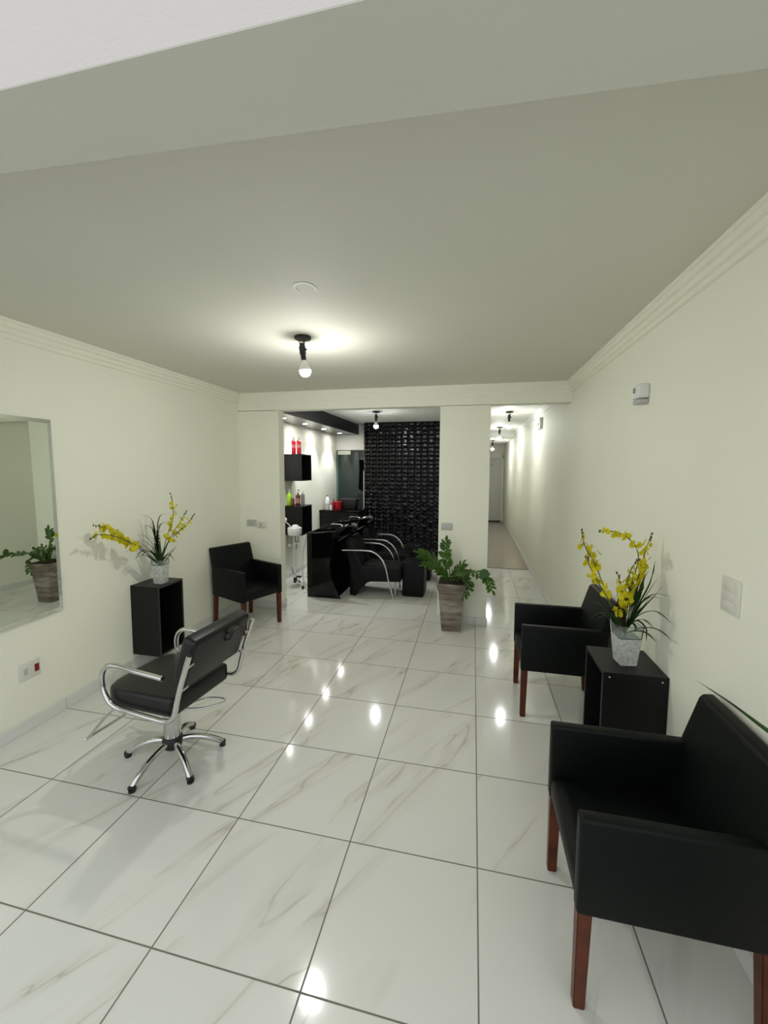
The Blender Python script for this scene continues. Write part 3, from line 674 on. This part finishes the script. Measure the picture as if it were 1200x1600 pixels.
# ------------------------------------------------------------ wall plates and small fittings
t = thing('wall_socket', 'low white wall socket plate with a red module on the left wall', 'socket', (XL, .905, .415))
obj('plate', B().box(0, -.068, -.058, .008, .068, .058, .003), 'beigeplastic', t)
obj('socket_face', B().box(.008, -.04, -.022, .010, -.014, .022, .001).lathe([(.009, 0), (.009, .002)], (.010, -.027, 0), 16, M4=Matrix.Rotation(R(90), 4, 'Y')), 'greyplastic', t)
obj('red_module', B().box(.008, .030, -.026, .012, .058, .026, .001), 'redmodule', t)
t = thing('wall_plate', 'grey blank plate with cable hole, left of a pair on the partition', 'wall plate', (-2.835, YB, 1.095))
obj('plate', B().box(-.068, -.009, -.042, .068, 0, .042, .003), 'greyplastic', t)
obj('hole', B().lathe([(.006, 0), (.006, .002)], (0, -.009, 0), 12, M4=Matrix.Rotation(R(90), 4, 'X')), 'blackplastic', t)
t = thing('wall_plate', 'cream socket and switch plate, right of a pair on the partition', 'wall plate', (-2.69, YB, 1.075))
obj('plate', B().box(-.064, -.009, -.042, .064, 0, .042, .003), 'beigeplastic', t)
obj('socket_face', B().box(-.03, -.012, -.028, .0, -.009, .028, .001), 'greyplastic', t)
obj('rocker', B().box(.015, -.013, -.028, .045, -.009, .028, .001), 'beigeplastic', t)
one('wall_plate', B().box(-.064, -.010, -.042, .064, 0, .042, .003), 'greyplastic', 'blank grey plate above the potted plant on the partition', 'wall plate', (-.345, YB, 1.135))
t = thing('light_switch', 'tall cream three module switch plate on the right wall above the near armchair', 'switch', (XR, .632, 1.305))
obj('plate', B().box(-.009, -.056, -.07, 0, .056, .07, .003), 'beigeplastic', t)
for z in (-.04, 0, .04): obj('rocker', B().box(-.012, -.036, z-.018, -.0085, .036, z+.018, .001), 'beigeplastic', t)
t = thing('alarm_sensor', 'small white alarm sensor high on the right wall', 'sensor', (XR, 1.575, 2.255))
obj('housing', B().box(-.062, -.052, -.028, 0, .052, .055, .010, 3), 'plastic', t)
obj('lower_lens', B().box(-.058, -.048, -.060, 0, .048, -.032, .010, 3), 'greyplastic', t)
obj('emblem', B().lathe([(.016, 0), (.016, .002), (.009, .003), (.009, 0)], (-.061, .012, .022), 20, M4=Matrix.Rotation(R(-90), 4, 'Y')), 'blackplastic', t)
t = thing('wall_box', 'cream electrical box high on the right wall in the hallway', 'box', (XR, 5.50, 2.50))
obj('housing', B().box(-.045, -.13, -.085, 0, .13, .085, .006), 'beigeplastic', t)
obj('indicator', B().box(-.048, -.02, -.03, -.044, .05, .02), 'greenedge', t)

# ------------------------------------------------------------ wash area: cube shelves and bottles
open_box('cube_shelf', 'upper black cube shelf with two red bottles on top', XL+.002, 4.72, 1.60, .325, .40, .42, 1, 'black cube shelves in the wash area')
open_box('cube_shelf', 'lower black cube shelf with green and brown bottles on top', XL+.002, 4.72, .74, .325, .40, .46, 1, 'black cube shelves in the wash area')
def bottle(label, x, y, z, prof, m, capm, cap, n=20, lab=None, group=None, pump=False):
    t = thing('bottle', label, 'bottle', (x, y, z), 0, group)
    obj('body', B().lathe(prof, n=n), m, t, ang=40)
    cb = B().lathe(cap, n=14)
    if pump:
        zt = cap[-1][1]; cb.tube([(0, 0, zt-.002), (0, 0, zt+.03)], .004, 8); cb.tube([(-.006, 0, zt+.034), (.025, -.006, zt+.034), (.036, -.008, zt+.028)], .0055, 8)
    obj('cap', cb, capm, t)
    if lab: obj('label', B().lathe([(lab[0], lab[1]), (lab[0], lab[2])], n=n), lab[3], t)
    return t
def cyl(r, h, s=.012): return [(r*.9, 0), (r, .006), (r, h-s), (r*.75, h-s*.3), (r*.4, h)]
for x, w in ((-2.855, 'left'), (-2.765, 'right')):
    bottle('tall red bottle with white cap, %s one on the upper cube shelf' % w, x, 4.84, 2.022, cyl(.034, .215), 'redbottle', 'plastic', [(.02, .214), (.022, .22), (.020, .27), (.012, .277)], lab=(.0345, .10, .15, 'pink'), group='red bottles on the upper cube shelf')
bottle('lime green bottle with pale pump on the lower cube shelf', -2.93, 4.82, 1.202, [(.036, 0), (.040, .006), (.040, .15), (.030, .185), (.014, .205), (.012, .215)], 'green', 'plastic', [(.011, .214), (.011, .24), (.007, .262)])
bottle('brown pump bottle with black pump on the lower cube shelf', -2.79, 4.84, 1.202, cyl(.038, .175), 'brown', 'blackplastic', [(.014, .174), (.014, .195), (.006, .20), (.006, .215)], lab=(.0385, .04, .12, 'labelbrown'), pump=True)
bottle('clear silver topped bottle behind the brown pump bottle', -2.755, 4.95, 1.202, cyl(.03, .185), 'greyplastic', 'plastic', [(.012, .184), (.012, .22), (.006, .225)])
bottle('dark red jar between green and brown bottles', -2.868, 4.80, 1.202, [(.030, 0), (.032, .006), (.032, .09), (.028, .095)], 'brown', 'brown', [(.029, .095), (.029, .118), (.026, .12)])
# black counter
ct = thing('counter', 'low black counter in the left rear corner of the wash area', 'counter', (-3.0, 6.27, 0))
obj('body', B().box(.005, .02, .06, .80, .64, .955, .002, 1), 'blackwood', ct)
obj('plinth', B().box(.02, .05, 0, .78, .62, .06), 'blackplastic', ct)
obj('worktop', B().box(.003, -.005, .955, .82, .65, .985, .003), 'blackgloss', ct)
for k in range(2): obj('door', B().box(.012+k*.395, .004, .075, .40+k*.395, .0198, .945, .002, 1), 'blackwood', ct)
cz = .9855
bottle('white bottle with black tip on the black counter', -2.88, 6.42, cz, [(.045, 0), (.048, .008), (.048, .17), (.035, .22), (.018, .25), (.016, .26)], 'plastic', 'blackplastic', [(.014, .259), (.014, .28), (.008, .285)], lab=(.0485, .05, .12, 'greyplastic'))
one('cup', B().lathe([(.024, 0), (.030, .09), (.027, .09), (.022, .006)], n=20), 'plastic', 'small white cup before the red tub on the counter', 'cup', (-2.785, 6.36, cz))
t = thing('tub', 'red plastic tub with rim on the black counter', 'tub', (-2.66, 6.44, cz))
obj('body', B().lathe([(.058, 0), (.062, .006), (.070, .15), (.066, .15), (.055, .01)], n=24), 'redplastic', t)
obj('rim', B().lathe([(.070, .145), (.078, .147), (.078, .165), (.068, .166)], n=24), 'redplastic', t)
bottle('small red bottle with dark pump left of the red tub', -2.775, 6.47, cz, cyl(.034, .15), 'redplastic', 'blackplastic', [(.012, .149), (.012, .17), (.005, .175)], pump=True)
bk_ = thing('basket', 'black basket at the back of the black counter', 'basket', (-2.50, 6.62, cz))
obj('body', B().frus((0, 0), .34, .38, 0, .20, .01, .24, .28), 'blackplastic', bk_)
obj('rim', B().tube([(-.19, -.14, .2), (.19, -.14, .2), (.19, .14, .2), (-.19, .14, .2), (-.19, -.14, .2)], .010, 8), 'blackplastic', bk_)
# garment hanging by the glass door
hg = thing('hanging_cape', 'black cape hanging beside the glass door', 'cape', (-2.33, 6.985, 1.98))
hb = bmesh.new(); rows = []
for i in range(9):
    z = -.0-i*.08; row = []
    for j in range(9):
        u = j/8-.5; w = .10*(1+.06*i); row.append(hb.verts.new((u*w*1.0, .02*math.sin(j*2.2+i*.3)-.02, z-.10*u*(i == 8))))
    rows.append(row)
for A_, B_ in zip(rows, rows[1:]):
    for k in range(8): hb.faces.new((A_[k], A_[k+1], B_[k+1], B_[k]))
bmesh.ops.solidify(hb, geom=hb.faces[:], thickness=.004)
obj('cloth', hb, 'vinyl', hg)
obj('hook', B().tube([(0, .0, .03), (0, -.02, .03), (0, -.03, -.01)], .004, 8), 'chrome', hg)

# ------------------------------------------------------------ backwash station
st = thing('backwash_cabinet', 'glossy black hair washing cabinet with two basins', 'wash station', (-2.30, 4.03, 0))
prof = [(0, 0), (.485, 0), (.36, .28), (.33, .46), (.37, .68), (.42, .90), (.42, .935), (0, .895)]
obj('side_panel', B().prism(prof, 0, .02, 'y', .002, 1), 'blackgloss', st)
obj('side_panel', B().prism(prof, 1.70, 1.72, 'y', .002, 1), 'blackgloss', st)
obj('body', B().prism([(0.012, .01), (.44, .01), (.32, .29), (.29, .46), (.30, .72), (.012, .72)], .02, 1.70, 'y'), 'blackgloss', st)
obj('rear_rim', B().prism([(0, .72), (.03, .72), (.03, .905), (0, .898)], .02, 1.70, 'y', .002, 1), 'blackgloss', st)
obj('rim_trim', B().tube([(.015, .0, .903), (.015, 1.72, .903)], .006, 8).tube([(.015, .005, .903), (.42, .005, .942)], .005, 8), 'edge', st)
def basin(y, label):
    t = thing('wash_basin', label, 'basin', (-2.03, y, .74), 0, 'black hair wash basins')
    b = bmesh.new(); N = 28; rings = []
    def ring(rx, ry, z, cx=0, tilt=.16): return [b.verts.new((cx+rx*math.cos(2*math.pi*k/N), ry*math.sin(2*math.pi*k/N), z+tilt*(cx+rx*math.cos(2*math.pi*k/N)) - (.045*max(0, math.cos(2*math.pi*k/N))**8 if z > .1 else 0))) for k in range(N)]
    for rx, ry, z, cx in ((.10, .10, 0, 0), (.20, .19, .07, .02), (.27, .245, .17, .05), (.285, .26, .205, .06), (.275, .25, .212, .06), (.25, .225, .19, .05), (.18, .16, .08, .02), (.05, .05, .03, 0)):
        rings.append(ring(rx, ry, z, cx))
    for A_, B_ in zip(rings, rings[1:]):
        for k in range(N): b.faces.new((A_[k], A_[(k+1) % N], B_[(k+1) % N], B_[k]))
    b.faces.new(rings[0][::-1]); b.faces.new(rings[-1]); bmesh.ops.recalc_face_normals(b, faces=b.faces)
    obj('bowl', b, 'blackgloss', t, ang=60)
    obj('neck_rest', B().tube([(.30, -.10, .235), (.325, -.05, .215), (.33, 0, .205), (.325, .05, .215), (.30, .10, .235)], .022, 12, smooth=4), 'blackplastic', t)
    tp = obj('tap', B().tube([(-.10, .15, .12), (-.10, .15, .205), (-.08, .14, .222), (0.06, .10, .225), (.10, .09, .205)], .010, 12, smooth=4), 'chrome', t)
    obj('shower_head', B().tube([(.20, .03, .245), (.16, .0, .21), (.11, -.04, .13)], [.009, .009, .016], 12, smooth=3), 'chrome', t)
basin(4.42, 'nearer glossy black wash basin with chrome tap'); basin(5.36, 'farther glossy black wash basin with chrome tap')
def wash_chair():
    t = thing('wash_chair', '', 'salon chair')
    # local x forward, origin under chair body centre
    pr = [(-.30, 0), (-.215, 0), (-.19, .04), (-.06, .19), (.0, .215), (.42, .235), (.435, .25), (.435, .40), (.42, .425), (0, .42), (-.12, .43), (-.19, .58), (-.25, .76), (-.30, .80), (-.36, .79), (-.36, .70), (-.30, .40)]
    obj('side_shell', B().prism(pr, -.25, -.215, 'y', .006, 2), 'vinyl', t); obj('side_shell', B().prism(pr, .215, .25, 'y', .006, 2), 'vinyl', t)
    obj('seat', B().prism([(-.10, .24), (.43, .245), (.44, .41), (.42, .435), (.05, .44), (-.13, .445)], -.214, .214, 'y', .012, 3), 'vinyl', t)
    obj('backrest', B().prism([(-.29, .10), (-.14, .42), (-.20, .60), (-.26, .80), (-.30, .83), (-.35, .82), (-.34, .60), (-.30, .40)], -.214, .214, 'y', .012, 3), 'vinyl', t)
    for s in (-1, 1):
        y = s*.285
        obj('armrest', B().tube([(-.40, y, .652), (-.20, y, .66), (-.03, y, .66), (.05, y, .645), (.13, y, .595), (.19, y, .52), (.235, y, .41), (.27, y, .25), (.34, y, .006)], .0125, 12, smooth=5), 'chrome', t)
        obj('front_leg', B().tube([(.34, s*.17, .25), (.345, s*.17, .0)], .012, 10), 'chrome', t)
    return t
wc = wash_chair(); wc.location = (-1.44, 4.48, 0); GW = 'reclining wash chairs at the black basins'
tag(wc, 'nearer black wash chair with bent chrome armrests before the basin', 'salon chair', GW)
w2 = copy_tree(wc); w2.location = (-1.44, 5.36, 0); tag(w2, 'farther black wash chair with chrome armrests by the relief wall', 'salon chair', GW)
def stool(y, label):
    one('footstool', B().box(-.148, -.19, .012, .155, .19, .492, .014, 3).box(-.13, -.165, 0, .13, .165, .014), 'vinyl', label, 'stool', (-.855, y, 0), 0, 'black cube footstools')
stool(4.525, 'nearer black upholstered cube footstool before the wash chair'); stool(5.40, 'farther black upholstered cube footstool half hidden behind the plant')
one('cable', B().tube([(-2.305, 4.12, .89), (-2.345, 4.10, .80), (-2.38, 4.09, .62), (-2.395, 4.09, .36), (-2.37, 4.09, .15), (-2.325, 4.10, .06), (-2.305, 4.12, .05)], .006, 8, smooth=6), 'greyplastic', 'grey hose looping down beside the glossy black cabinet', 'hose')
# facial / hair steamer on a wheeled stand
sm = thing('steamer', 'white hair steamer on a thin wheeled stand left of the black cabinet', 'steamer', (-2.66, 4.42, 0))
obj('pole', B().tube([(0, 0, .10), (0, 0, .62)], .011, 12).tube([(0, 0, .55), (0, 0, .84)], .016, 12), 'plastic', sm)
obj('collar', B().box(-.028, -.028, .59, .028, .028, .66, .006), 'greyplastic', sm)
obj('head', B().lathe([(.085, .80), (.100, .805), (.104, .82), (.104, .905), (.098, .915)], n=32).lathe([(.06, .912), (.05, .94), (.025, .955)], (.01, 0, 0), 20), 'plastic', sm)
obj('water_jar', B().lathe([(.030, .70), (.034, .705), (.034, .80)], (.045, -.03, 0), 20), 'clearglass', sm)
ar = obj('arm', B().tube([(-.05, 0, .91), (-.10, -.01, .965), (-.145, -.015, 1.0)], .008, 10), 'greyplastic', sm)
obj('nozzle', B().lathe([(.022, -.045), (.036, -.03), (.042, 0), (.036, .03), (.02, .045)], (-.165, -.02, 1.02), 18, M4=Matrix.Rotation(R(50), 4, 'Y')), 'plastic', ar)
obj('dangling_cup', B().tube([(-.08, 0, .81), (-.085, 0, .66)], .0025, 6).lathe([(.012, 0), (.022, .01), (.022, .03), (.008, .045)], (-.085, 0, .615), 14), 'plastic', sm)
obj('base_hub', B().box(-.022, -.022, .07, .022, .022, .15, .005), 'blackplastic', sm)
for a in (95, 215, 335):
    v = Vector((math.cos(R(a)), math.sin(R(a)), 0))
    f = obj('base_leg', B().tube([v*.01+Vector((0, 0, .09)), v*.17+Vector((0, 0, .062))], .009, 10), 'plastic', sm)
    obj('caster', B().lathe([(.022, -.009), (.025, 0), (.022, .009)], v*.17+Vector((0, 0, .025)), 16, M4=Matrix.Rotation(R(a+90), 4, 'Z') @ Matrix.Rotation(R(90), 4, 'X')).tube([v*.17+Vector((0, 0, .062)), v*.17+Vector((0, 0, .03))], .006, 8), 'blackplastic', f)
t = thing('power_plug', 'small black plug lying on the floor by the wash area wall', 'plug', (-2.84, 4.95, 0))
obj('body', B().box(-.04, -.02, 0, .04, .02, .025, .006), 'blackplastic', t)
obj('cord', B().tube([(-.03, .0, .012), (-.08, .02, .03), (-.12, .03, .08), (-.145, .03, .16)], .004, 8, smooth=4), 'blackplastic', t)

# ------------------------------------------------------------ daylight, world, camera
w = bpy.data.worlds.new('World'); bpy.context.scene.world = w; w.use_nodes = True
bg = w.node_tree.nodes['Background']; bg.inputs[0].default_value = (.93, .97, 1.0, 1); bg.inputs[1].default_value = .95

cam = bpy.data.cameras.new('Camera'); co = bpy.data.objects.new('Camera', cam); C.objects.link(co)
f = 633.66
cam.sensor_fit = 'VERTICAL'; cam.sensor_height = 24; cam.lens = f/1600*24
cam.shift_x = -(600.42-600)/1600; cam.shift_y = (783.05-800)/1600
cam.clip_start = .02
Rm = ((0.97674199, -0.21333283, -0.02154524), (0.21437082, 0.9736931, 0.07724565), (0.00449942, -0.08006774, 0.99677927))
# columns: right, forward, up
m4 = Matrix(((Rm[0][0], Rm[0][2], -Rm[0][1], -.0556), (Rm[1][0], Rm[1][2], -Rm[1][1], -1.1894), (Rm[2][0], Rm[2][2], -Rm[2][1], 1.8005), (0, 0, 0, 1)))
co.matrix_world = m4
s = bpy.context.scene; s.camera = co
s.view_settings.view_transform = 'Standard'; s.view_settings.look = 'None'
s.view_settings.exposure = 0.45; s.view_settings.gamma = 1; s.view_settings.use_curve_mapping = False
